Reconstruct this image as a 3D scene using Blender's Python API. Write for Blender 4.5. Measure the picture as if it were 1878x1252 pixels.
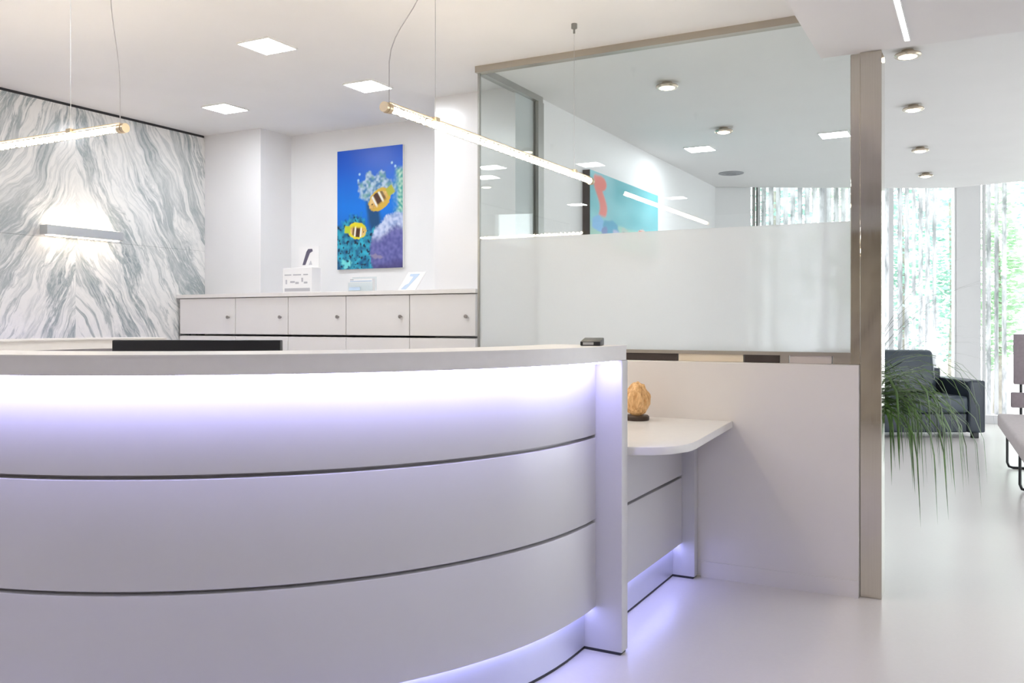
import bpy, bmesh, math, random
from mathutils import Vector, Matrix, noise
random.seed(7)
PI = math.pi
for o in list(bpy.data.objects): bpy.data.objects.remove(o)
S = bpy.context.scene
C = S.collection

# ------------------------------------------------------------------ camera
YAW = 0.4897
EYE = 1.2
FPX = 1617.0
cam_d = bpy.data.cameras.new('camera'); cam = bpy.data.objects.new('camera', cam_d); C.objects.link(cam)
cam.location = (0, 0, EYE); cam.rotation_euler = (PI/2, 0, YAW)
cam_d.sensor_width = 36; cam_d.lens = 36*FPX/1878; cam_d.shift_y = -(626-591.1)/1878
cam_d.clip_start = .05; cam_d.clip_end = 200
S.camera = cam
# ------------------------------------------------------------------ world and exposure
W = bpy.data.worlds.new('world'); S.world = W; W.use_nodes = True
bg = W.node_tree.nodes['Background']; bg.inputs[0].default_value = (.93, .97, 1.0, 1); bg.inputs[1].default_value = 4.6
S.view_settings.view_transform = 'Standard'; S.view_settings.look = 'None'
S.view_settings.gamma = 1; S.view_settings.use_curve_mapping = False
S.view_settings.exposure = 0.0
PANEL_W = 62.0      # ceiling panels
TUBE_W = 105.0       # pendant tubes
LED_W = 40.0        # desk strips

# ------------------------------------------------------------------ node helpers
class NT:
    def __init__(s, name):
        s.m = bpy.data.materials.new(name); s.m.use_nodes = True; s.t = s.m.node_tree; s.t.nodes.clear()
        s.out = s.n('ShaderNodeOutputMaterial')
    def n(s, typ, **kw):
        nd = s.t.nodes.new(typ)
        for k, v in kw.items(): setattr(nd, k, v)
        return nd
    def set(s, sock, v):
        if hasattr(v, 'is_output'): s.t.links.new(v, sock)
        elif v is not None: sock.default_value = v
    def math(s, op, a, b=None, c=None, clamp=False):
        nd = s.n('ShaderNodeMath', operation=op, use_clamp=clamp)
        for i, v in enumerate((a, b, c)): s.set(nd.inputs[i], v)
        return nd.outputs[0]
    def mix(s, f, a, b):
        nd = s.n('ShaderNodeMix', data_type='RGBA')
        s.set(nd.inputs[0], f); s.set(nd.inputs[6], a); s.set(nd.inputs[7], b)
        return nd.outputs[2]
    def noise(s, vec, scale=5., detail=4., rough=.5, dist=0.):
        nd = s.n('ShaderNodeTexNoise')
        if vec is not None: s.set(nd.inputs['Vector'], vec)
        nd.inputs['Scale'].default_value = scale; nd.inputs['Detail'].default_value = detail
        nd.inputs['Roughness'].default_value = rough; nd.inputs['Distortion'].default_value = dist
        return nd.outputs['Fac']
    def ramp(s, f, stops):
        nd = s.n('ShaderNodeValToRGB'); e = nd.color_ramp.elements
        while len(e) < len(stops): e.new(.5)
        for el, (p, c) in zip(e, stops):
            el.position = p; el.color = c if len(c) == 4 else (*c, 1)
        s.set(nd.inputs[0], f); return nd.outputs[0]
    def pos(s):
        return s.n('ShaderNodeNewGeometry').outputs['Position']
    def comb(s, x, y, z):
        nd = s.n('ShaderNodeCombineXYZ')
        for i, v in enumerate((x, y, z)): s.set(nd.inputs[i], v)
        return nd.outputs[0]
    def sep(s, v):
        nd = s.n('ShaderNodeSeparateXYZ'); s.set(nd.inputs[0], v); return nd.outputs
    def princ(s, col, rough=.5, metal=0., spec=.5, bump=None, bstr=.1, bdist=.01, **kw):
        b = s.n('ShaderNodeBsdfPrincipled')
        s.set(b.inputs['Base Color'], col if hasattr(col, 'is_output') else (*col, 1))
        s.set(b.inputs['Roughness'], rough); s.set(b.inputs['Metallic'], metal)
        s.set(b.inputs['Specular IOR Level'], spec)
        for k, v in kw.items(): s.set(b.inputs[k.replace('_', ' ')], v)
        if bump is not None:
            bn = s.n('ShaderNodeBump'); bn.inputs['Strength'].default_value = bstr; bn.inputs['Distance'].default_value = bdist
            s.set(bn.inputs['Height'], bump); s.t.links.new(bn.outputs[0], b.inputs['Normal'])
        s.t.links.new(b.outputs[0], s.out.inputs[0]); return s.m

def plain(name, col, rough=.5, metal=0., spec=.5, vary=.03, nscale=3., **kw):
    t = NT(name); f = t.noise(t.pos(), nscale, 3)
    lo = tuple(max(0, c*(1-vary)) for c in col); hi = tuple(min(1, c*(1+vary)) for c in col)
    return t.princ(t.ramp(f, [(.3, lo), (.7, hi)]), rough, metal, spec, **kw)
def emit(name, col, w):
    t = NT(name); e = t.n('ShaderNodeEmission'); e.inputs[0].default_value = (*col, 1); e.inputs[1].default_value = w
    t.t.links.new(e.outputs[0], t.out.inputs[0]); return t.m

M = {}
M['wall'] = plain('white wall paint', (.84, .84, .85), .55, vary=.012)
M['wall_gloss'] = plain('white lacquered wall panel', (.84, .84, .86), .22, vary=.01)
M['ceil'] = plain('white ceiling paint', (.82, .81, .81), .6, vary=.012)
M['soffit'] = plain('soffit paint', (.80, .78, .78), .6, vary=.012)
M['low'] = plain('warm white lacquer', (.80, .762, .738), .35, vary=.012)
M['desk'] = plain('white gloss lacquer', (.64, .63, .65), .22, vary=.012)
M['top'] = plain('white solid surface', (.82, .80, .79), .35, vary=.015, nscale=30)
M['plinth'] = plain('satin plinth', (.62, .63, .72), .3, metal=.3)
M['dark'] = plain('dark joint', (.03, .03, .035), .6)
M['groove'] = plain('grey joint profile', (.46, .44, .48), .4, metal=.3)
M['black'] = plain('black plastic', (.012, .012, .016), .4)
M['door'] = plain('white cabinet lacquer', (.80, .79, .79), .35, vary=.01)
M['knob'] = plain('brushed knob', (.35, .33, .32), .35, metal=1)
M['steel_dark'] = plain('grey anodised frame', (.34, .345, .33), .35, metal=.7)
M['bronze'] = plain('champagne anodised rail', (.46, .42, .36), .35, metal=.8)
M['brown'] = plain('dark brown rail slot', (.055, .04, .035), .4)
M['cream'] = plain('cream lit rail gap', (.80, .70, .56), .45)  # solid colour standing for the open, lit stretches of the rail gap
M['pinkish'] = plain('pale rail block', (.62, .56, .54), .45)
M['brass'] = plain('polished brass', (.66, .54, .38), .3, metal=1)
M['chrome'] = plain('champagne lamp ring', (.62, .54, .44), .25, metal=1)
M['wire'] = plain('steel wire', (.55, .55, .55), .4, metal=.6)
M['cord'] = plain('clear power cord', (.62, .60, .60), .4)
M['alu'] = plain('satin aluminium', (.60, .61, .62), .35, metal=.85)
M['white_plastic'] = plain('white plastic', (.84, .84, .84), .4)
M['vent'] = plain('grey vent', (.34, .35, .37), .5)
M['panel_on'] = emit('lit ceiling panel', (.92, .96, 1.0), PANEL_W)
M['panel_bright'] = emit('bright lit ceiling panel', (.97, .97, 1.0), 75)
M['spot_on'] = emit('lit spot lens', (1, .88, .68), 14)
M['slot_on'] = emit('lit slot', (1, .97, .95), 5)
M['tube_on'] = emit('lit led helix', (1, .88, .70), TUBE_W)
M['sconce_on'] = emit('lit sconce strip', (1, .84, .68), 13)
M['led_on'] = emit('lit violet led', (.51, .49, 1.0), LED_W)
M['led_low'] = emit('lit violet plinth led', (.40, .42, 1.0), LED_W*.42)
M['leather'] = plain('dark slate leather', (.030, .040, .058), .38, vary=.15, nscale=8)
M['leather_c'] = plain('slate leather cushion', (.048, .066, .088), .36, vary=.18, nscale=8)
M['bench'] = plain('taupe upholstery', (.52, .465, .47), .8, vary=.06, nscale=40)
M['bench_b'] = plain('mauve upholstery', (.30, .25, .275), .8, vary=.06, nscale=40)
M['pot'] = plain('white planter', (.75, .75, .75), .3)
M['soil'] = plain('potting soil', (.05, .035, .025), .9, vary=.3, nscale=60)
M['leaf'] = plain('arching blade leaf', (.075, .165, .025), .42, vary=.6, nscale=14)
M['twig'] = plain('twig', (.10, .12, .06), .6, vary=.3, nscale=20)
M['paving'] = plain('pale paving', (.62, .61, .58), .8, vary=.08, nscale=2)
M['bark'] = plain('bark', (.36, .33, .29), .9, vary=.3, nscale=10)
M['paper'] = plain('printed card', (.86, .86, .87), .4, vary=.01)
M['ink'] = plain('grey print', (.48, .48, .52), .5)
M['ink_dark'] = plain('dark print', (.10, .09, .14), .5)
M['ink_blue'] = plain('pale blue print', (.50, .62, .78), .5)
M['canvas'] = plain('dark canvas side', (.075, .06, .055), .7)
M['wood_base'] = plain('dark wooden base', (.05, .03, .02), .45)

def fol(name, a, b, tr=.35):
    t = NT(name); f = t.noise(t.pos(), 6, 3)
    col = t.ramp(f, [(.3, a), (.7, b)])
    d = t.n('ShaderNodeBsdfDiffuse'); t.set(d.inputs[0], col)
    l = t.n('ShaderNodeBsdfTranslucent'); t.set(l.inputs[0], col)
    mx = t.n('ShaderNodeMixShader'); mx.inputs[0].default_value = tr
    t.t.links.new(d.outputs[0], mx.inputs[1]); t.t.links.new(l.outputs[0], mx.inputs[2]); t.t.links.new(mx.outputs[0], t.out.inputs[0])
    return t.m
M['tree_a'] = fol('fresh tree leaves', (.34, .54, .36), (.62, .76, .56), .5)
M['tree_b'] = fol('blue green tree leaves', (.24, .46, .38), (.54, .70, .62), .5)

def glass(name, tint, ior=1.5, rough=0.0):
    t = NT(name); tr = t.n('ShaderNodeBsdfTransparent'); tr.inputs[0].default_value = (*tint, 1)
    gl = t.n('ShaderNodeBsdfGlossy'); gl.inputs['Roughness'].default_value = rough
    fr = t.n('ShaderNodeFresnel'); bf = t.n('ShaderNodeNewGeometry').outputs['Backfacing']   # same reflectance from both sides of the sheet
    t.set(fr.inputs[0], t.math('ADD', t.math('MULTIPLY', bf, 1/ior-ior), ior))
    mx = t.n('ShaderNodeMixShader')
    t.t.links.new(fr.outputs[0], mx.inputs[0]); t.t.links.new(tr.outputs[0], mx.inputs[1]); t.t.links.new(gl.outputs[0], mx.inputs[2])
    t.t.links.new(mx.outputs[0], t.out.inputs[0]); return t.m
M['glass'] = glass('clear partition glass', (.955, .975, .968))
M['glass_win'] = glass('window glass', (.985, .992, .99), 1.25)
M['glass_tube'] = glass('lamp tube glass', (.99, .97, .93), 1.3)
M['acrylic'] = glass('clear acrylic', (.93, .96, .97), 1.4)

def frosted():
    t = NT('frosted film'); p = t.pos(); f = t.noise(p, 260, 2)
    rf = t.n('ShaderNodeBsdfRefraction'); rf.inputs[0].default_value = (.93, .95, .95, 1); rf.inputs['Roughness'].default_value = .42; rf.inputs['IOR'].default_value = 1.03
    tl = t.n('ShaderNodeBsdfTranslucent'); t.set(tl.inputs[0], t.ramp(f, [(.3, (.88, .90, .91)), (.7, (.92, .94, .95))]))
    df = t.n('ShaderNodeBsdfDiffuse'); df.inputs[0].default_value = (.90, .91, .92, 1)
    m1 = t.n('ShaderNodeMixShader'); m1.inputs[0].default_value = .5
    m2 = t.n('ShaderNodeMixShader'); m2.inputs[0].default_value = .38
    t.t.links.new(tl.outputs[0], m1.inputs[1]); t.t.links.new(df.outputs[0], m1.inputs[2])
    t.t.links.new(m1.outputs[0], m2.inputs[1]); t.t.links.new(rf.outputs[0], m2.inputs[2])
    t.t.links.new(m2.outputs[0], t.out.inputs[0]); return t.m
M['frost'] = frosted()

def slat_mat():
    t = NT('sheer vertical slat'); p = t.pos(); s = t.sep(p)
    f = t.noise(t.comb(t.math('MULTIPLY', s[0], 14.), t.math('MULTIPLY', s[1], 14.), t.math('MULTIPLY', s[2], 3.)), 1., 4, .65)
    col = t.ramp(f, [(.38, (.46, .47, .49)), (.56, (.86, .86, .89))])
    d = t.n('ShaderNodeBsdfDiffuse'); t.set(d.inputs[0], col)
    l = t.n('ShaderNodeBsdfTranslucent'); t.set(l.inputs[0], col)
    mx = t.n('ShaderNodeMixShader'); mx.inputs[0].default_value = .6
    t.t.links.new(d.outputs[0], mx.inputs[1]); t.t.links.new(l.outputs[0], mx.inputs[2])
    tr = t.n('ShaderNodeBsdfTransparent'); m2 = t.n('ShaderNodeMixShader'); m2.inputs[0].default_value = .25
    t.t.links.new(mx.outputs[0], m2.inputs[1]); t.t.links.new(tr.outputs[0], m2.inputs[2]); t.t.links.new(m2.outputs[0], t.out.inputs[0])
    return t.m
M['slat'] = slat_mat()

def marble(name, tones, y0=3.66, axis='Y'):
    """book-matched stone: veins fan down both ways from a ridge"""
    t = NT(name); s = t.sep(t.pos())
    Y = s[1] if axis == 'Y' else s[0]; Z = s[2]
    wob = t.noise(t.comb(Y, 0., Z), 1.7, 3)
    d = t.math('SUBTRACT', Y, y0)
    left = t.math('LESS_THAN', d, 0.)
    d = t.math('ABSOLUTE', d)
    a = t.math('ADD', t.math('MULTIPLY', d, .87), t.math('MULTIPLY', Z, .49))
    b = t.math('SUBTRACT', t.math('MULTIPLY', d, .49), t.math('MULTIPLY', Z, .87))
    a = t.math('ADD', a, t.math('MULTIPLY', t.math('SUBTRACT', wob, .5), .30))
    a = t.math('ADD', a, t.math('MULTIPLY', left, .35))
    v1 = t.comb(t.math('MULTIPLY', a, 3.6), t.math('MULTIPLY', b, .50), 1.3)
    n1 = t.noise(v1, 1.5, 9, .68, .5)
    v2 = t.comb(t.math('MULTIPLY', a, 9.), t.math('MULTIPLY', b, 1.3), 4.7)
    n2 = t.noise(v2, 1.3, 6, .66, .8)
    v3 = t.comb(t.math('MULTIPLY', a, 2.6), t.math('MULTIPLY', b, .7), 9.1)
    n3 = t.noise(v3, 1.0, 3, .5, .3)
    fine = t.math('ABSOLUTE', t.math('SUBTRACT', n2, .5))
    light, mid, grey, dark = tones
    base = t.ramp(n1, [(.36, mid), (.43, light), (.50, light), (.55, grey), (.59, mid), (.62, grey), (.67, dark)])
    big = t.noise(t.comb(t.math('MULTIPLY', a, 1.5), t.math('MULTIPLY', b, .9), 6.2), 1.1, 4, .6, .4)
    base = t.mix(t.ramp(big, [(.33, (.25, .25, .25)), (.54, (1, 1, 1))]), (*light, 1), base)
    k2 = t.ramp(fine, [(0., (1, 1, 1)), (.05, (0, 0, 0))])
    msk = t.ramp(n3, [(.40, (.1, .1, .1)), (.60, (1, 1, 1))])
    base = t.mix(t.math('MULTIPLY', t.math('MULTIPLY', k2, .85), msk), base, (*grey, 1))
    speck = t.noise(t.comb(t.math('MULTIPLY', a, 40.), t.math('MULTIPLY', b, 14.), 2.), 1., 4, .6)
    base = t.mix(t.math('MULTIPLY', t.ramp(speck, [(.5, (0, 0, 0)), (.72, (1, 1, 1))]), .35), base, (*mid, 1))
    return t.princ(base, .22, 0., .5)
M['marble'] = marble('grey veined white marble', ((.84, .84, .83), (.63, .65, .65), (.29, .34, .36), (.08, .11, .12)))
M['stone'] = marble('beige veined stone', ((.62, .55, .44), (.46, .40, .32), (.26, .21, .17), (.09, .07, .055)), 1.2, 'X')

def floor_mat():
    t = NT('pale poured floor'); p = t.pos(); f = t.noise(p, .8, 4); g = t.noise(p, 60, 3)
    col = t.mix(.25, t.ramp(f, [(.3, (.73, .69, .675)), (.7, (.77, .735, .72))]), t.ramp(g, [(.3, (.72, .685, .67)), (.7, (.78, .745, .73))]))
    return t.princ(col, .28, 0., .45, bump=g, bstr=.02, bdist=.002)
M['floor'] = floor_mat()
def steel_mat():
    t = NT('brushed steel'); s = t.sep(t.pos())
    f = t.noise(t.comb(t.math('MULTIPLY', s[0], 30.), t.math('MULTIPLY', s[1], 30.), t.math('MULTIPLY', s[2], .8)), 6., 4)
    return t.princ(t.ramp(f, [(.3, (.62, .585, .52)), (.7, (.65, .615, .55))]), t.ramp(f, [(.3, (.045, .045, .045)), (.7, (.075, .075, .075))]), 1.0)
M['steel'] = steel_mat()
def salt_mat():
    t = NT('glowing salt crystal'); sp = t.sep(t.pos()); f = t.noise(t.comb(t.math('MULTIPLY', sp[0], 70.), t.math('MULTIPLY', sp[1], 70.), t.math('MULTIPLY', sp[2], 14.)), 1., 5, .65)
    col = t.ramp(f, [(.34, (.40, .18, .05)), (.66, (.78, .50, .24))])
    b = t.n('ShaderNodeBsdfPrincipled'); t.set(b.inputs['Base Color'], col); b.inputs['Roughness'].default_value = .6
    t.set(b.inputs['Emission Color'], col); b.inputs['Emission Strength'].default_value = .25
    t.t.links.new(b.outputs[0], t.out.inputs[0]); return t.m
M['salt'] = salt_mat()
def print_mat(name):
    t = NT(name); a = t.n('ShaderNodeAttribute'); a.attribute_name = 'Col'
    return t.princ(a.outputs['Color'], .35, 0., .4)
M['print'] = print_mat('printed picture')

# ------------------------------------------------------------------ mesh helpers
def woff(p):
    v = Vector((0, 0, 0))
    while p is not None: v += Vector(p.location); p = p.parent
    return v
def link(name, bm, mat, parent=None, local=False, smooth=False):
    me = bpy.data.meshes.new(name)
    bmesh.ops.recalc_face_normals(bm, faces=bm.faces)
    if parent is not None and not local: bmesh.ops.translate(bm, verts=bm.verts, vec=-woff(parent))
    if smooth:
        for f in bm.faces: f.smooth = True
    bm.to_mesh(me); bm.free()
    me.materials.append(M[mat] if isinstance(mat, str) else mat)
    if smooth:
        try: me.set_sharp_from_angle(angle=math.radians(40))
        except Exception: pass
    o = bpy.data.objects.new(name, me); C.objects.link(o)
    if parent is not None: o.parent = parent
    return o
def bbox(bm, x0, x1, y0, y1, z0, z1, bev=0., seg=2):
    vs = [bm.verts.new((x, y, z)) for x in (x0, x1) for y in (y0, y1) for z in (z0, z1)]
    fs = [bm.faces.new([vs[i] for i in q]) for q in ((0, 1, 3, 2), (4, 6, 7, 5), (0, 4, 5, 1), (2, 3, 7, 6), (0, 2, 6, 4), (1, 5, 7, 3))]
    if bev:
        es = list({e for f in fs for e in f.edges})
        bmesh.ops.bevel(bm, geom=es, offset=bev, segments=seg, profile=.6, affect='EDGES')
def box(name, x0, x1, y0, y1, z0, z1, mat, parent=None, bev=0., seg=2, local=False):
    bm = bmesh.new(); bbox(bm, x0, x1, y0, y1, z0, z1, bev, seg)
    return link(name, bm, mat, parent, local, smooth=bev > 0)
def bprism(bm, pts, z0, z1, bev=0.):
    lo = [bm.verts.new((x, y, z0)) for x, y in pts]; hi = [bm.verts.new((x, y, z1)) for x, y in pts]
    n = len(pts); fs = [bm.faces.new(lo[::-1]), bm.faces.new(hi)]
    for i in range(n): fs.append(bm.faces.new((lo[i], lo[(i+1) % n], hi[(i+1) % n], hi[i])))
    if bev:
        es = [e for f in fs[:2] for e in f.edges]
        bmesh.ops.bevel(bm, geom=es, offset=bev, segments=2, profile=.6, affect='EDGES')
def prism(name, pts, z0, z1, mat, parent=None, bev=0., local=False):
    bm = bmesh.new(); bprism(bm, pts, z0, z1, bev); return link(name, bm, mat, parent, local, smooth=bev > 0)
def btube(bm, pts, r, seg=8, cap=True, r1=None):
    pts = [Vector(p) for p in pts]; rings = []
    for i, p in enumerate(pts):
        d = (pts[min(i+1, len(pts)-1)] - pts[max(i-1, 0)]).normalized()
        a = d.orthogonal() if abs(d.z) > .9 else d.cross(Vector((0, 0, 1)))
        a.normalize(); b = d.cross(a)
        rr = r if r1 is None else r + (r1-r)*i/(len(pts)-1)
        rings.append([bm.verts.new(p + rr*(math.cos(2*PI*k/seg)*a + math.sin(2*PI*k/seg)*b)) for k in range(seg)])
    for i in range(len(rings)-1):
        for k in range(seg): bm.faces.new((rings[i][k], rings[i][(k+1) % seg], rings[i+1][(k+1) % seg], rings[i+1][k]))
    if cap: bm.faces.new(rings[0][::-1]); bm.faces.new(rings[-1])
def tube(name, pts, r, mat, parent=None, seg=8, local=False, r1=None):
    bm = bmesh.new(); btube(bm, pts, r, seg, True, r1); return link(name, bm, mat, parent, local, smooth=True)
def blathe(bm, prof, c, seg=28):
    rings = [[bm.verts.new((c[0]+r*math.cos(2*PI*k/seg), c[1]+r*math.sin(2*PI*k/seg), c[2]+z)) for k in range(seg)] for r, z in prof]
    for i in range(len(rings)-1):
        for k in range(seg): bm.faces.new((rings[i][k], rings[i][(k+1) % seg], rings[i+1][(k+1) % seg], rings[i+1][k]))
    if prof[0][0] > 1e-5: bm.faces.new(rings[0][::-1])
    if prof[-1][0] > 1e-5: bm.faces.new(rings[-1])
def lathe(name, prof, c, mat, parent=None, seg=28, local=False):
    bm = bmesh.new(); blathe(bm, [(max(r, 1e-4), z) for r, z in prof], c, seg); return link(name, bm, mat, parent, local, smooth=True)
def empty(name, loc, rz=0.):
    o = bpy.data.objects.new(name, None); C.objects.link(o); o.location = loc; o.rotation_euler = (0, 0, rz); o.empty_display_size = .1
    return o
def tag(o, label, cat, group=None, kind=None):
    o['label'] = label; o['category'] = cat
    if group: o['group'] = group
    if kind: o['kind'] = kind
    return o
def struct(o): o['kind'] = 'structure'; return o
CY, SY = math.cos(YAW), math.sin(YAW)
def V2(lat, dep): return (-SY*dep + CY*lat, CY*dep + SY*lat)

# ------------------------------------------------------------------ room shell
CEIL = 2.59; SOF = 2.38
XL = -5.111; YG = 4.118; XW = -2.416; XR = 2.9; YB = -3.0
struct(box('floor', XL-.2, XR+.2, YB-.2, 12.7, -.12, 0, 'floor'))
edge = [(-2.45, 8.955), (-.916, 9.861), (-.303, 10.188), (.365, 10.025), (XR, 9.38)]
struct(prism('ceiling', [(XL-.15, YB-.1), (XR+.1, YB-.1), (XR+.1, 9.38)] + edge[::-1][1:] + [(-2.6, 8.9), (-2.6, 5.3), (XL-.15, 5.3)], CEIL, CEIL+.12, 'ceil'))
# curtain pocket above the far windows
struct(prism('ceiling_pocket', [(-2.6, 8.86)] + edge + [(XR+.2, 9.4), (XR+.2, 12.5), (-2.6, 12.5)], 3.02, 3.10, 'ceil'))
for i in range(len(edge)-1):
    (ax, ay), (bx_, by_) = edge[i], edge[i+1]
    d = Vector((bx_-ax, by_-ay)).normalized(); n = Vector((d.y, -d.x))*.04
    struct(prism('ceiling_upstand', [(ax, ay), (bx_, by_), (bx_+n.x, by_+n.y), (ax+n.x, ay+n.y)], CEIL+.1, 3.02, 'ceil'))
# dropped soffit over the entrance side
struct(box('ceiling_soffit', -.635, XR, YB, YG+.012, SOF, CEIL+.01, 'soffit'))
# marble wall with separate slabs
wl = struct(box('wall_left', XL-.15, XL-.02, YB, 5.3, 0, CEIL, 'wall'))
for y0, y1 in ((-3.0, -.6), (-.6, 1.2), (1.2, 2.4), (2.4, 3.608), (3.608, 4.722)):
    for z0, z1 in ((0.0, 1.7290), (1.7302, 2.572)):
        box('marble_slab', XL-.02, XL, y0+.0003, y1-.0003, z0, z1, 'marble', wl)
struct(box('trim_1', XL-.02, XL-.006, YB, 4.72, 2.572, CEIL, 'dark'))
# back wall with alcove
B1, B2, AL = 4.724, 4.59, 5.041
struct(box('wall_back', XL-.1, -2.44, AL, AL+.12, 0, CEIL, 'wall'))
struct(box('wall_back_pier', XL-.02, -4.557, B1, AL, 0, CEIL, 'wall_gloss'))
struct(box('wall_back_panel', -2.988, -2.424, B2, AL, 0, CEIL, 'wall_gloss'))
# long wall of the waiting room
struct(box('wall_middle', -2.474, XW, 4.905, 8.97, 0, CEIL, 'wall'))
# far wall stub
wa = V2((1300-939)/FPX*9.06, 9.06); wb = V2((1377-939)/FPX*9.1, 9.1); wc = V2((1377-939)/FPX*9.1, 9.22); wd = V2((1300-939)/FPX*9.06, 9.2)
struct(prism('wall_far', [wa, wb, wc, wd], 0, 3.02, M['wall']))
# low wall under the glass
LW = 1.014
struct(box('wall_low', -2.47, -.472, YG-.02, YG+.10, 0, LW, 'low', None, .003, 1))
struct(box('wall_low_return', -2.47, -2.40, YG+.10, 4.60, 0, LW, 'low'))
struct(box('baseboard_low', -1.17, -.474, YG-.026, YG-.02, 0, .075, 'low'))
# rear wall behind the viewpoint: beige stone slabs
wr = struct(box('wall_rear', XL-.1, XR+.1, YB-.15, YB-.02, 0, CEIL, 'wall'))
for i in range(6):
    x0 = XL + i*(XR-XL)/6
    box('stone_slab', x0+.002, x0+(XR-XL)/6-.002, YB-.02, YB, 0, 2.3, 'stone', wr)

# ------------------------------------------------------------------ windows
def pl(x, d): return V2((x-939)/FPX*d, d)
def window(name, a, b, z0, z1, nm, fw=.06):
    ax, ay = a; bx_, by_ = b
    L = math.hypot(bx_-ax, by_-ay); rz = math.atan2(by_-ay, bx_-ax)
    e = struct(empty(name, (ax, ay, 0), rz))
    def part(n, x0, x1, y0, y1, zz0, zz1, m): return box(n, x0, x1, y0, y1, zz0, zz1, m, e, 0, 2, True)
    part('sill', 0, L, -.03, .06, z0-.10, z0, 'wall')
    part('head', 0, L, -.03, .03, z1-fw, z1, 'white_plastic')
    xs = [L*i/nm for i in range(nm+1)]
    for i, x in enumerate(xs):
        part('mullion', max(0, x-fw/2), min(L, x+fw/2), -.03, .03, z0, z1-fw, 'white_plastic')
    for i in range(nm):
        part('pane', xs[i]+fw/2, xs[i+1]-fw/2, -.004, .004, z0, z1-fw, 'glass_win')
    return e
P1 = pl(1388, 10.3); P2 = pl(1752, 10.5); P3 = pl(1802, 10.5); P4 = pl(2180, 9.9)
window('window_1', P1, P2, .10, 3.02, 3)
window('window_2', P3, P4, .10, 3.02, 2)
window('added_window', (XR, 5.0), (XR, 9.2), .10, CEIL-.02, 4)  # unseen window, added to let daylight in from the right
struct(box('wall_right', XR, XR+.15, 9.2, 12.5, 0, 3.02, 'wall'))
struct(box('wall_right_front', XR, XR+.15, YB-.1, 5.0, 0, CEIL, 'wall'))
# closing piece between window_2 and the right wall
struct(prism('wall_far_right', [P4, (XR+.1, 11.6), (XR+.1, 11.75), (P4[0], P4[1]+.15)], 0, 3.02, 'wall'))
a, b = pl(1754, 10.4), pl(1799, 10.4); a2, b2 = pl(1754, 10.65), pl(1799, 10.65)
struct(prism('wall_far_pier', [a, b, b2, a2], 0, 3.02, 'wall', None, .01))
# dark mullion beside the far stub
a, b = pl(1379.5, 9.12), pl(1385.5, 9.12); a2, b2 = pl(1379.5, 10.35), pl(1385.5, 10.35)
struct(prism('trim_2', [a, b, b2, a2], 0, 3.02, 'steel_dark'))
# sheer vertical slats hung in front of the far windows
def blind(label, x0, x1, d0, d1, step, w, skip=()):
    a, b = pl(x0, d0), pl(x1, d1); L = math.hypot(b[0]-a[0], b[1]-a[1])
    e = tag(empty('vertical_blind', (a[0], a[1], 0), math.atan2(b[1]-a[1], b[0]-a[0])), label, 'blind', 'sheer vertical blinds on the far windows')
    box('head_rail', 0, L, -.02, .02, 2.97, 3.01, 'white_plastic', e, 0, 2, True)
    n = int(L/step); first = None
    for i in range(n):
        if i in skip: continue
        if first is None:
            first = box('slat', -w/2, w/2, -.0015, .0015, .12, 2.97, 'slat', e, 0, 2, True); o = first
        else:
            o = first.copy(); C.objects.link(o); o.parent = e
        o.location = (step*(i+.5), 0, 0); o.rotation_euler = (0, 0, random.uniform(-.25, .25))
    return e
blind('sheer white vertical blind beside the grey wall stub, above the frosted glass', 1394, 1575, 10.14, 10.2, .085, .056)
blind('sheer white vertical blind behind the dark sofa and green plant', 1606, 1738, 10.22, 10.3, .084, .056, (2, 9))
blind('narrow sheer white vertical blind right of the white pier, behind the bench', 1806, 1858, 10.33, 10.28, .085, .05)

# ------------------------------------------------------------------ outside
struct(box('ground', -16, 18, -14, 32, -.25, -.13, 'paving'))
def tree(loc, h, r, mat, label, n=2600, ls=.11, z0=.15):
    e = tag(empty('garden_tree', (loc[0], loc[1], -.13)), label, 'tree', 'trees outside the far windows')
    tube('trunk', [(0, 0, 0), (.03, .02, h*.4), (-.02, .04, h*.85)], .07, 'bark', e, 8, True, .02)
    rnd = random.Random(int(loc[0]*100)+int(h*10)); bm = bmesh.new()
    for i in range(n):
        while True:
            p = Vector((rnd.uniform(-1, 1), rnd.uniform(-1, 1), rnd.uniform(-1, 1)))
            if .2 < p.length < 1 and noise.noise(p*2.4 + Vector((loc[0], 0, 3))) > -.22: break
        c = Vector((p.x*r, p.y*r, h*(.5+z0/2) + p.z*h*(.5-z0/2)))
        q = Matrix.Rotation(rnd.uniform(0, 2*PI), 3, 'Z') @ Matrix.Rotation(rnd.uniform(-1.2, 1.2), 3, 'X')
        s = ls*rnd.uniform(.6, 1.3)
        vs = [bm.verts.new(c + q @ Vector(v)*s) for v in ((-.5, 0, 0), (0, -.28, .06), (.6, 0, 0), (0, .28, .06))]
        bm.faces.new(vs)
    f = link('foliage', bm, mat, e, True); f['kind'] = 'stuff'
    return e
tx = [(1420, 13.2, 4.4, .62, 'tree_b', 'blue green tree outside beyond the blind by the grey wall stub'),
      (1535, 15.6, 4.8, .66, 'tree_a', 'fresh green tree outside beyond the steel post'),
      (1652, 13.2, 4.4, .50, 'tree_b', 'tall blue green tree outside behind the left part of the sofa'),
      (1744, 15.2, 4.0, .40, 'tree_b', 'slim green tree outside just left of the white pier'),
      (1830, 12.9, 3.4, .36, 'tree_a', 'light green tree outside behind the narrow blind'),
      (1922, 15.0, 4.6, .75, 'tree_b', 'dense green tree outside behind the taupe bench')]
for x, d, h, r, m, lb in tx: tree(pl(x, d), h, r, m, lb, 1500)

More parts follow.
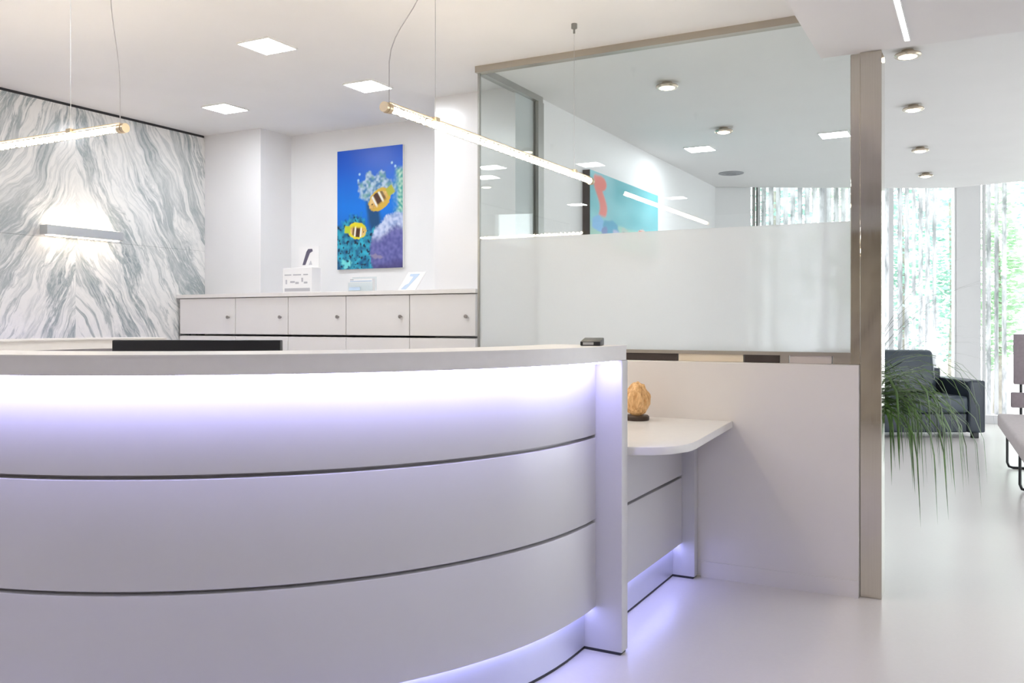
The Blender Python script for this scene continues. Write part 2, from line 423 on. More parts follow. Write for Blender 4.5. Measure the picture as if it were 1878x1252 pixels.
# ------------------------------------------------------------------ glass partition
gp = tag(empty('glass_partition', (-1.4, YG+.04, LW)), 'clear glass partition with frosted band, standing on low white wall', 'partition')
GY = YG+.035; FR = 1.649; GB = 1.066
box('clear_pane', -2.41, -.512, GY, GY+.010, FR, CEIL-.032, 'glass', gp)
fp = box('frosted_pane', -2.41, -.512, GY, GY+.010, GB, FR, 'frost', gp); fp['label'] = 'frosted lower band of the glass'
box('side_pane', XW-.005, XW+.005, GY+.012, 4.83, FR, CEIL-.032, 'glass', gp)
sp = box('frosted_side_pane', XW-.005, XW+.005, GY+.012, 4.83, GB, FR, 'frost', gp); sp['label'] = 'frosted lower band of the side glass'
box('corner_strip', -2.424, -2.412, GY-.004, GY+.012, GB, CEIL-.03, 'steel_dark', gp)
box('header_rail', -2.43, -.515, GY-.022, GY+.03, CEIL-.034, CEIL, 'bronze', gp)
box('side_header_rail', XW-.022, XW+.022, GY+.03, 4.90, CEIL-.036, CEIL, 'steel_dark', gp)
box('end_frame', XW-.025, XW+.025, 4.83, 4.905, LW, CEIL-.036, 'steel_dark', gp)
br = box('bottom_rail', -2.43, -.508, GY-.02, GY+.03, 1.050, GB, 'bronze', gp)
def gx(x): 
    u = (x-939)/FPX; return YG*(-SY+CY*u)/(CY+SY*u)
segs = [(1050, 1240, 'brown'), (1242, 1361, 'cream'), (1363, 1428, 'brown'), (1429, 1445, 'bronze'), (1447, 1524, 'pinkish'), (1526, 1560, 'bronze')]
for x0, x1, m in segs: box('rail_block', gx(x0), gx(x1), GY-.014, GY+.024, LW+.001, 1.050, m, gp)
box('rail_block', -2.43, gx(1050)-.003, GY-.014, GY+.024, LW+.001, 1.050, 'cream', gp)
# steel post
sp_ = tag(empty('steel_post', (-.44, YG+.05, 0)), 'tall brushed steel post at the end of the low white wall', 'post')
box('shaft', -.4715, -.383, YG+.0, YG+.14, 0, SOF, 'steel', sp_, .003, 1)
box('glass_channel', -.512, -.468, YG+.012, YG+.10, LW+.001, SOF, 'steel', sp_, .003, 1)

# ------------------------------------------------------------------ reception desk
DC = (-2.745, 2.893); R = 1.50
def arc_pts(r, a0, a1, n): return [(DC[0]+r*math.sin(a0+(a1-a0)*i/n), DC[1]-r*math.cos(a0+(a1-a0)*i/n)) for i in range(n+1)]
def band(name, r0, r1, z0, z1, mat, parent, a0=math.radians(-112), a1=PI/2, n=72, ystraight=2.985, bev=0.):
    out = arc_pts(r1, a0, a1, n); inn = arc_pts(r0, a0, a1, n)
    if ystraight: out.append((DC[0]+r1, ystraight)); inn.append((DC[0]+r0, ystraight))
    bm = bmesh.new()
    rows = [[bm.verts.new((x, y, z)) for x, y in pts] for pts, z in ((out, z0), (out, z1), (inn, z1), (inn, z0))]
    fs = []
    for j in range(4):
        A_, B_ = rows[j], rows[(j+1) % 4]
        for i in range(len(out)-1): fs.append(bm.faces.new((A_[i], A_[i+1], B_[i+1], B_[i])))
    bm.faces.new([rows[j][0] for j in range(4)]); bm.faces.new([rows[j][-1] for j in (3, 2, 1, 0)])
    if bev:
        es = [e for e in bm.edges if all(abs(math.hypot(v.co.x-DC[0], v.co.y-DC[1])-r1) < 1e-4 or (abs(v.co.x-DC[0]-r1) < 1e-4 and v.co.y >= DC[1]-1e-4) for v in e.verts) and abs(e.verts[0].co.z-e.verts[1].co.z) < 1e-5]
        bmesh.ops.bevel(bm, geom=es, offset=bev, segments=3, profile=.5, affect='EDGES')
    return link(name, bm, mat, parent, smooth=True)
TT, TB = 1.117, 1.064; G1, G2, PT = .786, .477, .162; GV = .0055
dk = tag(empty('reception_desk', (DC[0], DC[1]-R+.2, 0)), 'curved white reception desk with violet light strips and grey grooves', 'desk')
ct = band('countertop', R-.20, R+.10, TT-.006, TT, 'top', dk, ystraight=3.04, bev=.0)
ce = band('countertop_edge', R-.19, R+.098, TB, TT-.006, 'top', dk, ystraight=3.04)
band('core', R-.06, R-.030, PT+.02, TB-.004, 'groove', dk)
for z0, z1 in ((G1+GV, TB-.002), (G2+GV, G1-GV), (PT, G2-GV)):
    band('front_panel', R-.030, R, z0, z1, 'desk', dk, bev=.003)
band('plinth', R-.10, R-.044, .012, PT+.02, 'plinth', dk)
band('shadow_gap', R-.10, R-.047, 0, .012, 'dark', dk)
box('end_panel', DC[0]+R-.17, -1.143, 2.986, 3.044, .010, TB-.001, 'desk', dk, .003, 2)
box('end_panel_foot', DC[0]+R-.16, -1.150, 2.988, 3.040, 0, .010, 'dark', dk)
l1 = band('led_strip', R+.055, R+.07, TB-.008, TB-.001, 'led_on', dk, ystraight=2.97); l1['label'] = 'violet light strip under the countertop'
l2 = band('led_strip', R-.036, R-.022, PT-.006, PT-.001, 'led_low', dk, ystraight=2.98); l2['label'] = 'violet light strip above the plinth'
band('inner_worktop', R-.80, R-.06, .70, .735, 'top', dk, ystraight=2.95)

# lower side wing of the desk
sd = tag(empty('side_desk', (-1.3, 3.6, 0)), 'low white side desk with rounded top, between curved desk and low wall', 'desk')
def rounded(pts, corner, r, n=8):
    out = []
    for i, p in enumerate(pts):
        if i != corner: out.append(p); continue
        p0, p1, p2 = Vector(pts[i-1]), Vector(p), Vector(pts[(i+1) % len(pts)])
        a = p1 + (p0-p1).normalized()*r; b = p1 + (p2-p1).normalized()*r
        for k in range(n+1):
            t = k/n; q = a*(1-t)**2 + p1*2*t*(1-t) + b*t*t; out.append((q.x, q.y))
    return out
YW = YG-.0215
prism('desk_top', rounded([(-1.95, 3.05), (-.955, 3.05), (-1.022, YW), (-1.95, YW)], 1, .30, 10), .712, .742, 'top', sd, .004)
XF = DC[0]+R
box('core', XF-.06, XF-.030, 3.05, 4.03, PT+.02, .710, 'groove', sd)
box('front_panel', XF-.030, XF, 3.052, 4.035, G2+GV, .709, 'desk', sd, .002, 1)
box('front_panel', XF-.030, XF, 3.052, 4.035, PT, G2-GV, 'desk', sd, .002, 1)
box('plinth', XF-.10, XF-.044, 3.05, 4.035, .012, PT+.02, 'plinth', sd)
box('shadow_gap', XF-.10, XF-.047, 3.05, 4.035, 0, .012, 'dark', sd)
box('end_panel', XF-.10, XF+.060, 4.036, YW, .010, .711, 'desk', sd, .003, 2)
box('end_panel_foot', XF-.09, XF+.052, 4.038, YW-.004, 0, .010, 'dark', sd)
l3 = box('led_strip', XF-.036, XF-.022, 3.06, 4.03, PT-.006, PT-.001, 'led_low', sd); l3['label'] = 'violet light strip above the plinth'

# ------------------------------------------------------------------ things on the desk
mon = tag(empty('monitor', (0, 0, 0), YAW), 'black computer monitor seen from behind over the curved counter', 'monitor')
mx_, my_ = V2((362-939)/FPX*2.86, 2.86); mon.location = (mx_, my_, .735)
box('screen_housing', -.272, .272, -.012, .022, .075, .408, 'black', mon, .004, 2, True)
box('stand_neck', -.03, .03, .0, .03, .012, .12, 'black', mon, .003, 1, True)
lathe('stand_base', [(.0, 0), (.10, 0), (.10, .008), (.095, .012), (0, .012)], (0, .03, 0), 'black', mon, 28, True)
pd = tag(empty('card_reader', (-1.235, 2.93, TT), .25), 'small dark grey card reader on the end of the counter', 'card reader')
bm = bmesh.new(); bbox(bm, -.036, .036, -.05, .05, 0, .016, .004, 2)
for v in bm.verts:
    if v.co.z > .008: v.co.z += (v.co.y+.05)*.12
link('housing', bm, 'black', pd, True, True)
bm = bmesh.new(); bbox(bm, -.026, .012, -.0505, -.046, .004, .013); link('display', bm, 'alu', pd, True)
# salt lamp
u = (1168-939)/FPX; dd = 4.14; px, py = V2(u*dd, dd)
sl = tag(empty('salt_lamp', (px, py, .742)), 'glowing orange salt crystal lamp on the low side desk', 'lamp')
lathe('base', [(0, 0), (.056, 0), (.058, .006), (.058, .018), (.052, .024), (0, .024)], (0, 0, 0), 'wood_base', sl, 28, True)
bm = bmesh.new(); bmesh.ops.create_icosphere(bm, subdivisions=4, radius=1)
for v in bm.verts:
    p = v.co.copy(); k = 1 + .16*noise.noise(p*2.1) + .07*noise.noise(p*5.3+Vector((3, 1, 2)))
    tz = (p.z+1)/2; w = .066*(1-.25*tz**2)
    v.co = Vector((p.x*w*k, p.y*w*k, .020 + tz*.158*(1+.06*noise.noise(p*3))))
link('crystal', bm, 'salt', sl, True, False)

# ------------------------------------------------------------------ wall cabinets under the ledge
LZ = 1.392; DBOT = 1.118; CYF = 4.466
xs = [-5.085, -4.54, -4.065, -3.58, -3.09, -2.62]
place = ['beside the marble wall', 'second from the marble wall', 'third from the marble wall, middle of the row', 'under the fish picture, fourth from the marble wall', 'beside the glass partition']
for i in range(5):
    x0, x1 = xs[i], xs[i+1]
    e = tag(empty('wall_cabinet', ((x0+x1)/2, CYF+.1, DBOT)), 'white flat-front wall cabinet with small knob, ' + place[i], 'cabinet', 'row of white wall cabinets')
    box('body', x0, x1-.002, CYF+.020, B2-.004 if x1 > -2.988 else B1-.004, DBOT, LZ-.022, 'door', e)
    d = box('door', x0+.0015, x1-.0035, CYF, CYF+.019, DBOT+.002, LZ-.024, 'door', e, .0015, 1)
    lathe('knob', [(.0, 0), (.006, 0), (.006, .010), (.011, .013), (.011, .019), (0, .020)], (0, 0, 0), 'knob', d, 16, True)
    k = d.children[0]; k.rotation_euler = (PI/2, 0, 0); k.location = Vector((x1-.062, CYF, 1.236)) - woff(d)
led_ = tag(box('cabinet_ledge', -5.107, -2.615, CYF-.012, B2-.003, LZ-.020, LZ+.006, 'top', None, .002, 1), 'long thin white ledge on top of the wall cabinets', 'shelf')
bm = bmesh.new(); bbox(bm, -4.553, -2.992, B2-.003, AL-.004, LZ-.020, LZ+.006)
tag(link('alcove_shelf', bm, 'top'), 'white shelf board inside the alcove below the fish picture', 'shelf')
bc = tag(empty('base_cabinet', (-3.85, 4.5, 0)), 'long white base cabinet standing below the wall cabinets', 'cabinet')
box('body', -5.085, -2.62, CYF+.02, B2-.006, .08, 1.106, 'door', bc)
for i in range(5): box('door', xs[i]+.002, xs[i+1]-.002, CYF-.002, CYF+.019, .085, 1.104, 'door', bc, .0015, 1)
box('plinth', -5.08, -2.63, CYF+.05, B2-.01, 0, .08, 'dark', bc)

# things on the ledge
zl = LZ+.006
e = tag(empty('display_box', (-4.084, 4.62, zl)), 'white printed display box standing on the ledge left of the picture', 'box')
box('carton', -.128, .128, -.045, .045, 0, .172, 'paper', e, .002, 1, True)
box('printed_band', -.110, .112, -.0465, -.0452, .012, .034, 'ink', e, 0, 2, True)
for i, (x, z, w, h) in enumerate([(-.095, .062, .012, .03), (-.04, .07, .04, .012), (.0, .062, .03, .014), (.045, .075, .014, .028), (.075, .064, .03, .012), (-.08, .12, .06, .008), (.0, .12, .07, .008), (.075, .12, .04, .008)]):
    box('print', x-w/2, x+w/2, -.0465, -.0452, z, z+h, 'ink', e, 0, 2, True)
e = tag(empty('product_card', (-4.03, 4.63, zl+.172)), 'pale card with a dark diagonal picture, on top of the display box', 'card')
box('board', -.088, .088, 0, .004, 0, .145, 'paper', e, 0, 2, True)
bm = bmesh.new(); bprism(bm, [(-.055, .02), (-.03, .02), (.01, .10), (.035, .112), (.03, .128), (-.005, .128), (-.02, .11)], 0, .0012)
bmesh.ops.rotate(bm, verts=bm.verts, matrix=Matrix.Rotation(PI/2, 3, 'X')); link('picture', bm, 'ink_dark', e, True)
bm = bmesh.new(); bprism(bm, [(.0, .02), (.03, .02), (.018, .05)], 0, .0012)
bmesh.ops.rotate(bm, verts=bm.verts, matrix=Matrix.Rotation(PI/2, 3, 'X')); link('picture', bm, 'ink', e, True)
e = tag(empty('leaflet_holder', (-3.57, 4.62, zl)), 'low clear acrylic leaflet holder on the ledge below the picture', 'leaflet holder')
box('back_plate', -.098, .098, .02, .024, 0, .10, 'acrylic', e, 0, 2, True)
box('front_plate', -.098, .098, -.024, -.02, 0, .062, 'acrylic', e, 0, 2, True)
box('base_plate', -.098, .098, -.024, .024, 0, .004, 'acrylic', e, 0, 2, True)
box('leaflets', -.09, .09, -.014, .016, .004, .086, 'paper', e, 0, 2, True)
box('print', -.088, .088, -.0152, -.0142, .068, .074, 'ink_blue', e, 0, 2, True)
box('print', -.088, .0, -.0255, -.0243, .012, .032, 'ink_blue', e, 0, 2, True)
box('print', -.088, -.06, -.0152, -.0142, .078, .084, 'ink', e, 0, 2, True)
e = tag(empty('brochure', (-3.19, 4.62, zl), .0), 'pale blue folded brochure leaning on the ledge right of the picture', 'brochure')
bm = bmesh.new(); bprism(bm, [(-.10, 0), (.035, 0), (.10, .125), (-.035, .125)], 0, .003)
bmesh.ops.rotate(bm, verts=bm.verts, matrix=Matrix.Rotation(math.radians(76), 3, 'X')); link('cover', bm, 'paper', e, True)
bm = bmesh.new(); bprism(bm, [(-.075, .012), (-.035, .012), (.045, .098), (.055, .112), (-.015, .112), (-.02, .098), (.01, .094), (-.02, .05), (-.045, .04)], -.0012, -.0002)
bmesh.ops.translate(bm, verts=bm.verts, vec=(0, 0, .0045))
bmesh.ops.rotate(bm, verts=bm.verts, matrix=Matrix.Rotation(math.radians(76), 3, 'X')); link('picture', bm, 'ink_blue', e, True)
box('foot', .035, .15, .0, .02, 0, .003, 'paper', e, 0, 2, True)

# ------------------------------------------------------------------ pictures
def clamp(x): return max(0., min(1., x))
def mixc(a, b, t): t = clamp(t); return tuple(a[i]*(1-t)+b[i]*t for i in range(3))
def sm(e0, e1, x): t = clamp((x-e0)/(e1-e0)); return t*t*(3-2*t)
def srgb(r, g, b): return tuple((c/255/12.92 if c/255 <= .04045 else ((c/255+.055)/1.055)**2.4) for c in (r, g, b))
def nz(u, v, s, o=0): return noise.noise(Vector((u*s+o, v*s-o, o*.7)))
def reef(u, v):
    x, y = u*.575, v*.85
    c = mixc(srgb(8, 122, 226), srgb(0, 84, 205), sm(.45, 1., v)); c = mixc(c, srgb(8, 70, 150), sm(.55, .1, v))
    # dark stem of the reef
    k = sm(.13, .06, abs(u-.58-.25*(.45-v)+.05*nz(u, v, 7))) * sm(.66, .5, v); c = mixc(c, srgb(22, 70, 110), k*.9)
    # teal lower left reef
    edge_ = .44 + .08*nz(u, v, 6, 2) + .04*nz(u, v, 22, 6) - .16*sm(.3, .75, u)
    k = sm(edge_, edge_-.06, v); n = nz(x, y, 26, 1); n2 = nz(x, y, 60, 5)
    tc = mixc(srgb(12, 84, 130), srgb(50, 176, 205), .5+.9*n); tc = mixc(tc, srgb(10, 40, 70), sm(.1, .5, n2)); c = mixc(c, tc, k)
    # pale coral head, upper middle
    d = math.hypot((u-.60)/.26, (v-.655)/.14) + .34*nz(u, v, 9, 4) + .2*nz(u, v, 26, 1)
    k = sm(1.08, .85, d); n = nz(x, y, 48, 8)
    pc = mixc(srgb(72, 128, 178), srgb(190, 212, 226), .5+1.1*n); pc = mixc(pc, srgb(110, 170, 150), sm(.0, .5, nz(x, y, 30, 3))*.6); c = mixc(c, pc, k*.95)
    # right edge coral
    k = sm(.86, .96, u+.05*nz(u, v, 10, 6)) * sm(.40, .48, v)*sm(.84, .78, v); c = mixc(c, mixc(srgb(60, 160, 150), srgb(190, 225, 205), .5+nz(x, y, 50)), k)
    # lavender dome, lower right
    d = math.hypot((u-.92)/.40, (v-.14)/.30) + .05*nz(u, v, 8, 7)
    d += .05*nz(x, y, 70, 4)
    k = sm(1.06, .97, d); n = nz(x, y, 42, 9)
    lc = mixc(srgb(84, 88, 150), srgb(112, 112, 176), .5+n)
    lc = mixc(lc, mixc(srgb(150, 170, 215), srgb(205, 215, 240), .5+1.2*n), sm(.55, .78, d)*sm(.2, .3, v))
    c = mixc(c, lc, k)
    d = abs(v-.10-.10*(.62-u))/.03+abs(u-.60)/.14+.4*nz(u, v, 20); c = mixc(c, srgb(150, 140, 165), sm(1., .5, d)*.8)
    c = mixc(c, srgb(62, 56, 104), sm(.10, .0, v+.05*nz(u, v, 9))*sm(.5, .62, u)*.75)
    for sx, sy in ((.10, .06), (.19, .05), (.14, .03)):
        c = mixc(c, srgb(120, 225, 225), sm(.045, .02, math.hypot(u-sx, (v-sy)*1.4)+.02*n2))
    # fishes: body ellipse, white bar, dark mask, yellow tail and fins
    def fish(c, fx, fy, L, H, ang, bright):
        dx, dy = (x-fx), (y-fy); ca, sa = math.cos(ang), math.sin(ang)
        a = (dx*ca+dy*sa)/L; b = (-dx*sa+dy*ca)/H
        wob = .10*nz(x, y, 55, fx*40); d = math.hypot(a*(1+.25*max(0, -a)*abs(b)), b) + wob*.6
        fin = math.hypot((a-.15)/1.15, b/1.28) + wob
        c = mixc(c, bright, sm(1.02, .92, fin))
        tail = sm(.95, 1.05, a)*sm(1.75, 1.6, a)*sm(.62, .45, abs(b))
        c = mixc(c, mixc(bright, srgb(110, 190, 60), .45), tail)
        k = sm(1., .93, d)
        body = mixc(srgb(206, 160, 84), srgb(228, 196, 128), .5+b+.8*nz(x, y, 70, 2))
        body = mixc(body, srgb(78, 48, 38), sm(-.30, -.12, a)*sm(.34, .22, a)*sm(-.62, -.3, b))
        body = mixc(body, srgb(238, 240, 236), sm(.26, .32, a)*sm(.48, .42, a))
        body = mixc(body, srgb(238, 240, 236), sm(-.44, -.36, a)*sm(-.2, -.27, a))
        body = mixc(body, srgb(66, 40, 32), sm(.46, .52, a)*sm(.75, .66, a)*.8)
        body = mixc(body, bright, sm(-.2, -.75, b))
        body = mixc(body, srgb(20, 20, 20), sm(.09, .05, math.hypot((a+.62), (b-.12)*.8)))
        return mixc(c, body, k)
    c = fish(c, .365, .475, .092, .058, .55, srgb(214, 176, 66))
    c = fish(c, .190, .272, .074, .048, PI-.12, srgb(226, 214, 40))
    for sx, sy in ((.84, .86), (.89, .83), (.35, .79), (.33, .74)): c = mixc(c, srgb(170, 215, 240), sm(.022, .008, math.hypot(u-sx, (v-sy)*1.4)))
    return c
def beach(u, v):
    c = mixc(srgb(92, 178, 190), srgb(120, 196, 206), .5+nz(u, v, 4)); c = mixc(c, srgb(150, 205, 214), sm(.15, .0, abs(u-.22))*.4)
    k = sm(.35, .28, v+.06*nz(u, v, 6)); c = mixc(c, srgb(150, 200, 185), k)
    d = abs(u-.13+.04*math.sin(v*9)); c = mixc(c, srgb(226, 120, 110), sm(.06, .035, d)*sm(.38, .44, v)*sm(.99, .93, v))
    c = mixc(c, srgb(225, 110, 100), sm(.08, .06, math.hypot(u-.14, (v-.86)*.7)))
    for sx, sy, r, col in ((.10, .30, .10, (110, 175, 225)), (.27, .26, .12, (40, 150, 190)), (.18, .2, .06, (90, 120, 180)), (.46, .28, .05, (170, 190, 180)), (.44, .2, .05, (90, 110, 110)), (.36, .2, .07, (165, 175, 210)), (.72, .3, .07, (226, 190, 180)), (.70, .33, .035, (215, 110, 90)), (.60, .2, .05, (130, 150, 140)), (.84, .18, .05, (120, 140, 140)), (.5, .06, .12, (110, 190, 170)), (.2, .06, .1, (150, 170, 170)), (.9, .12, .06, (140, 180, 190)), (.78, .12, .05, (160, 150, 150))):
        d = math.hypot(u-sx, (v-sy)*.8)+.03*nz(u, v, 14, sx*9); c = mixc(c, srgb(*col), sm(r, r*.7, d))
    return c
def picture(name, p0, ux, w, h, nu, nv, fn, parent, eps, local_n):
    bm = bmesh.new(); lay = bm.loops.layers.float_color.new('Col')
    g = [[bm.verts.new(Vector(p0)+Vector(ux)*(w*i/nu)+Vector((0, 0, h*j/nv))) for i in range(nu+1)] for j in range(nv+1)]
    cols = [[fn(i/nu, j/nv) for i in range(nu+1)] for j in range(nv+1)]
    for j in range(nv):
        for i in range(nu):
            f = bm.faces.new((g[j][i], g[j][i+1], g[j+1][i+1], g[j+1][i]))
            for lp, (a, b) in zip(f.loops, ((j, i), (j, i+1), (j+1, i+1), (j+1, i))): lp[lay] = (*cols[a][b], 1)
    return link(name, bm, 'print', parent)
e = tag(empty('wall_picture', (-3.815, AL-.012, 1.58)), 'tall unframed underwater print of yellow reef fish and coral in the alcove', 'picture')
box('panel', -4.102, -3.530, AL-.022, AL-.001, 1.580, 2.430, 'white_plastic', e)
picture('print', (-4.102, AL-.0225, 1.580), (1, 0, 0), .572, .850, 150, 220, reef, e, 0, 0)
e = tag(empty('wall_picture', (XW+.02, 6.27, 1.62)), 'wide turquoise painted canvas on the white wall behind the glass', 'picture')
box('canvas', XW+.001, XW+.055, 5.56, 6.99, 1.74, 2.245, 'canvas', e)
picture('print', (XW+.0558, 5.56, 1.74), (0, 1, 0), 1.43, .505, 120, 50, beach, e, 0, 0)

# ------------------------------------------------------------------ sconce
e = tag(empty('wall_sconce', (XL+.05, 3.66, 1.735)), 'slim aluminium bar sconce glowing up and down on the marble wall', 'lamp')
box('bar', XL+.030, XL+.105, 3.395, 3.935, 1.738, 1.796, 'alu', e, .002, 1)
box('bracket', XL, XL+.030, 3.60, 3.72, 1.745, 1.789, 'steel_dark', e)
box('light_strip', XL+.036, XL+.085, 3.43, 3.92, 1.7965, 1.7985, 'sconce_on', e)
box('light_strip', XL+.036, XL+.085, 3.43, 3.92, 1.7355, 1.7375, 'sconce_on', e)

# ------------------------------------------------------------------ ceiling fittings
def square_light(x, y, label, z=CEIL, m='panel_on'):
    e = tag(empty('square_downlight', (x, y, z-.008)), label, 'ceiling light', 'square ceiling lights')
    s = .105; f = .006
    bm = bmesh.new()
    for a in ((-s, s, -s, -s+f), (-s, s, s-f, s), (-s, -s+f, -s+f, s-f), (s-f, s, -s+f, s-f)): bbox(bm, x+a[0], x+a[1], y+a[2], y+a[3], z-.008, z)
    link('frame', bm, 'white_plastic', e)
    box('diffuser', x-s+f, x+s-f, y-s+f, y+s-f, z-.006, z-.001, m, e)
    return e
for x, y, lb in [(-3.165, 3.326, 'largest square ceiling light, between the two pendant tubes'), (-3.18, 4.17, 'square ceiling light above the fish picture, by the glass corner'),
                 (-4.33, 4.17, 'square ceiling light nearest the marble wall corner'), (-1.99, 6.93, 'square ceiling light behind the glass, near the white wall'),
                 (-.96, 6.87, 'square ceiling light behind the glass, beside the steel post'),
                 ]: square_light(x, y, lb)
for x, y, lb in [(-3.03, 1.16, 'square ceiling light mirrored in the glass beside the turquoise picture'), (-4.17, 1.0, 'square ceiling light mirrored at the glass corner edge'),
                 (-3.0, -1.2, 'added square ceiling light over the entrance side'), (-4.2, -1.2, 'added square ceiling light over the entrance beside the marble wall')]: square_light(x, y, lb, CEIL, 'panel_bright')  # the two over the entrance are unseen, added to brighten the foreground
for x, y, lb in [(.55, -1.4, 'added square light in the soffit nearest the stone wall'), (.55, .2, 'added square light in the soffit, second from the stone wall'), (.55, 1.8, 'added square light in the soffit, third from the stone wall'),
                 (1.8, .2, 'added square light in the soffit near the right wall')]: square_light(x, y, lb, SOF, 'panel_on')  # unseen soffit lights, added to light desk front, low wall and floor
def disc_light(x, y, label):
    e = tag(empty('disc_spotlight', (x, y, CEIL-.03)), label, 'ceiling light', 'round ceiling spotlights')
    z = CEIL
    lathe('ring', [(.0, 0), (.030, 0), (.034, -.012), (.062, -.018), (.066, -.026), (.060, -.034), (.046, -.034), (.044, -.028), (0, -.028)], (x, y, z), 'chrome', e, 28)
    lathe('lens', [(.0, -.0285), (.043, -.0285), (.040, -.036), (.022, -.041), (0, -.042)], (x, y, z), 'spot_on', e, 24)
for x, y, lb in [(-.335, 4.93, 'round spotlight just past the soffit edge, at the end of the light slot'), (-.388, 6.19, 'second round spotlight past the soffit in the waiting room'),
                 (-.433, 7.70, 'third round spotlight past the soffit in the waiting room'), (-.462, 9.05, 'round spotlight closest to the far windows'),
                 (-1.61, 4.93, 'round spotlight just behind the glass partition'), (-1.628, 6.27, 'second round spotlight behind the glass partition')]: disc_light(x, y, lb)
e = tag(empty('air_vent', (-2.08, 8.2, CEIL-.01)), 'round grey ceiling vent near the far wall behind the glass', 'vent')
lathe('ring', [(.10, 0), (.115, 0), (.115, -.006), (.10, -.010), (.092, -.004)], (-2.06, 8.2, CEIL), 'vent', e, 32)
for r in (.075, .05, .025): lathe('louvre', [(r+.010, 0), (r+.012, -.004), (r, -.012), (r-.004, -.008)], (-2.06, 8.2, CEIL), 'vent', e, 32)
e = tag(empty('light_slot', (-.275, 3.0, SOF-.004)), 'thin white light slot running along the soffit', 'ceiling light')
box('lit_strip', -.284, -.266, -.5, 4.03, SOF-.004, SOF-.0008, 'slot_on', e)
box('edge_trim', -.289, -.285, -.5, 4.03, SOF-.005, SOF-.0005, 'white_plastic', e); box('edge_trim', -.265, -.261, -.5, 4.03, SOF-.005, SOF-.0005, 'white_plastic', e)

# ------------------------------------------------------------------ pendant tubes
def pendant(p, d, L, cord, label):
    p = Vector(p); d = Vector(d); z = p.z
    e = tag(empty('pendant_tube', p), label, 'pendant lamp', 'pendant tube lamps')
    tube('glass_tube', [p+d*.03, p+d*(L-.03)], .0145, 'glass_tube', e, 16)
    side = d.cross(Vector((0, 0, 1)))
    n = int((L-.08)*14*10); turns = (L-.08)/.034
    pts = [p + d*(.04+(L-.08)*i/n) + side*(.0080*math.cos(2*PI*turns*i/n)) + Vector((0, 0, .0080*math.sin(2*PI*turns*i/n))) for i in range(n+1)]
    tube('led_helix', pts, .0048, 'tube_on', e, 5)
    tube('spine', [p+d*.03+Vector((0, 0, .0190)), p+d*(L-.03)+Vector((0, 0, .0190))], .0035, 'brass', e, 6)
    for a, b in ((0, .035), (L-.035, L)):
        c = tube('end_cap', [p+d*a, p+d*b], .0165, 'brass', e, 20)
        q = p+d*(a+.0175); tube('collar', [q-d*.004, q+d*.004], .0180, 'brass', c, 20)
    for t in (.30, L-.21):
        q = p+d*t; box('clip', q.x-.012, q.x+.012, q.y-.012, q.y+.012, z+.010, z+.026, 'brass', e)
        tube('suspension_wire', [q+Vector((0, 0, .025)), Vector((q.x, q.y, CEIL-.02))], .0011, 'wire', e, 5)
        lathe('ceiling_anchor', [(0, 0), (.014, 0), (.014, -.022), (.005, -.026), (.005, -.045), (0, -.045)], (q.x, q.y, CEIL), 'steel_dark', e, 16)
    q = p+d*.03; top = q + d*cord[0]
    pts = []
    for i in range(17):
        t = i/16; s = sm(.18, .70, t); pts.append(Vector((q.x+(top.x-q.x)*s, q.y+(top.y-q.y)*s, z+.02+(CEIL-z-.02)*t)))
    tube('power_cord', pts, .0017, 'cord', e, 6)
    return e
pendant((-1.676, 2.278, 1.885), (0, 1, 0), 1.692, (.20, 0), 'lit glass tube pendant pointing at the glass partition, in front of it')
pendant((-2.66, 2.10, 1.885), (-1, 0, 0), 1.692, (.05, 0), 'lit glass tube pendant hanging across the marble wall')

# ------------------------------------------------------------------ waiting room furniture
u = (1808-939)/FPX*9.1
sx, sy = V2(u-.85, 9.1)
so = tag(empty('sofa', (sx, sy, 0), YAW), 'dark slate leather sofa with block arms before the far windows', 'sofa')
def sb(n, *a, m='leather', p=so, b=.02): return box(n, *a, m, p, b, 3, True)
sb('base', -.70, .68, .03, .80, .06, .26)
for s_ in (-1, 1): sb('arm', min(s_*.85, s_*.675), max(s_*.85, s_*.675), 0, .84, .06, .60, b=.025)
sb('back_frame', -.69, .69, .62, .84, .10, .70, b=.03)
for x0, x1 in ((-.672, -.002), (.002, .672)):
    sb('seat_cushion', x0, x1, -.005, .62, .265, .435, m='leather_c', b=.035)
for x0, x1 in ((-.672, -.06), (-.05, .56)):
    bm = bmesh.new(); bbox(bm, x0, x1, .42, .62, .43, .90, .05, 3)
    for v in bm.verts: v.co.y += (v.co.z-.43)*.22
    link('back_cushion', bm, 'leather_c', so, True, True)
for x in (-.80, .74):
    for y in (.04, .74): sb('foot', x-.0, x+.06+.0, y, y+.06, 0, .06, m='black', b=.004)

bn = tag(empty('lounge_bench', (.50, 7.5, 0)), 'taupe upholstered bench with mauve end back and thin black legs', 'bench')
box('seat', .155, .98, 6.05, 8.66, .31, .42, 'bench', bn, .02, 3)
box('back_panel', .28, .98, 8.69, 8.76, .67, 1.10, 'bench_b', bn, .012, 2)
box('back_panel', .26, .98, 8.69, 8.76, .47, .60, 'bench_b', bn, .012, 2)
for x in (.34, .92): tube('back_post', [(x, 8.775, .30), (x, 8.775, 1.05)], .011, 'black', bn, 8)
for y in (8.33, 7.24, 6.25):
    tube('leg', [(.205, y, .315), (.205, y, .05), (.217, y, .018), (.245, y, .010), (.90, y, .010), (.928, y, .018), (.94, y, .05), (.94, y, .315)], .010, 'black', bn, 8)
bn.location.x += .02; bn.rotation_euler.z = .05

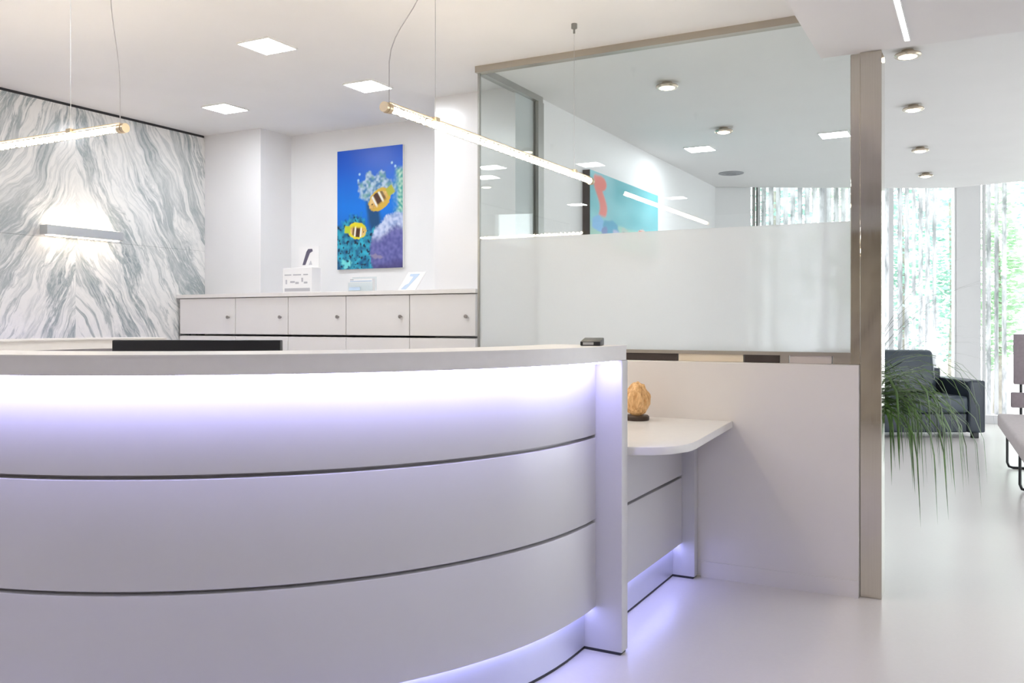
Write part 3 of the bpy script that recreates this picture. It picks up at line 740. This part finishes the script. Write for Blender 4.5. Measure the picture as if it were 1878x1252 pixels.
# plant behind the low wall and post
PX, PYY = -.555, 4.62
pt_ = tag(empty('potted_plant', (PX, PYY, 0)), 'arching grass-like green plant in tall planter behind the steel post', 'plant')
lathe('planter', [(0, 0), (.085, 0), (.09, .01), (.115, .74), (.115, .76), (.105, .76), (.10, .72), (0, .72)], (0, 0, 0), 'pot', pt_, 28, True)
lathe('soil', [(0, .722), (.10, .722), (.10, .73), (0, .735)], (0, 0, 0), 'soil', pt_, 20, True)
rnd = random.Random(5)
def blade(base, az, L, rise, droop, w, mat='leaf', nm='leaf'):
    bm = bmesh.new(); n = 9; p = Vector(base); el = rise; rows = []
    side = Vector((-math.sin(az), math.cos(az), 0)); curl = rnd.uniform(-.05, .05)
    for i in range(n+1):
        t = i/n; ww = w*(1-t)**.7*(.55+.45*min(1, t*5))
        d = Vector((math.cos(az)*math.cos(el), math.sin(az)*math.cos(el), math.sin(el)))
        up = side.cross(d)
        rows.append((bm.verts.new(p-side*ww), bm.verts.new(p-up*ww*.35), bm.verts.new(p+side*ww)))
        p = p + d*(L/n); el -= droop/n*(.5+1.1*t); az += curl
        if el < -1.5: el = -1.5
    for v in bm.verts:
        wx, wy = v.co.x+PX, v.co.y+PYY
        if wy < YG+.17 and wx < -.34 or wy < YG-.25: bm.free(); return None
    for a, b in zip(rows, rows[1:]):
        for k in (0, 1): bm.faces.new((a[k], a[k+1], b[k+1], b[k]))
    return link(nm, bm, mat, pt_, True, True)
count = 0
while count < 150:
    az = rnd.gauss(.25, .85) if rnd.random() < .8 else rnd.uniform(-PI, PI)
    a2 = rnd.uniform(0, 2*PI); rr = rnd.uniform(0, .06)
    if blade((rr*math.cos(a2), rr*math.sin(a2), .73), az, rnd.uniform(.45, .95), rnd.uniform(.5, 1.35), rnd.uniform(3.0, 5.2), rnd.uniform(.006, .013)): count += 1
for i in range(16):
    az = rnd.gauss(.0, .9); blade((0, 0, .74), az, rnd.uniform(.75, 1.05), rnd.uniform(1.0, 1.4), rnd.uniform(.9, 1.9), .0028, 'twig', 'stem')
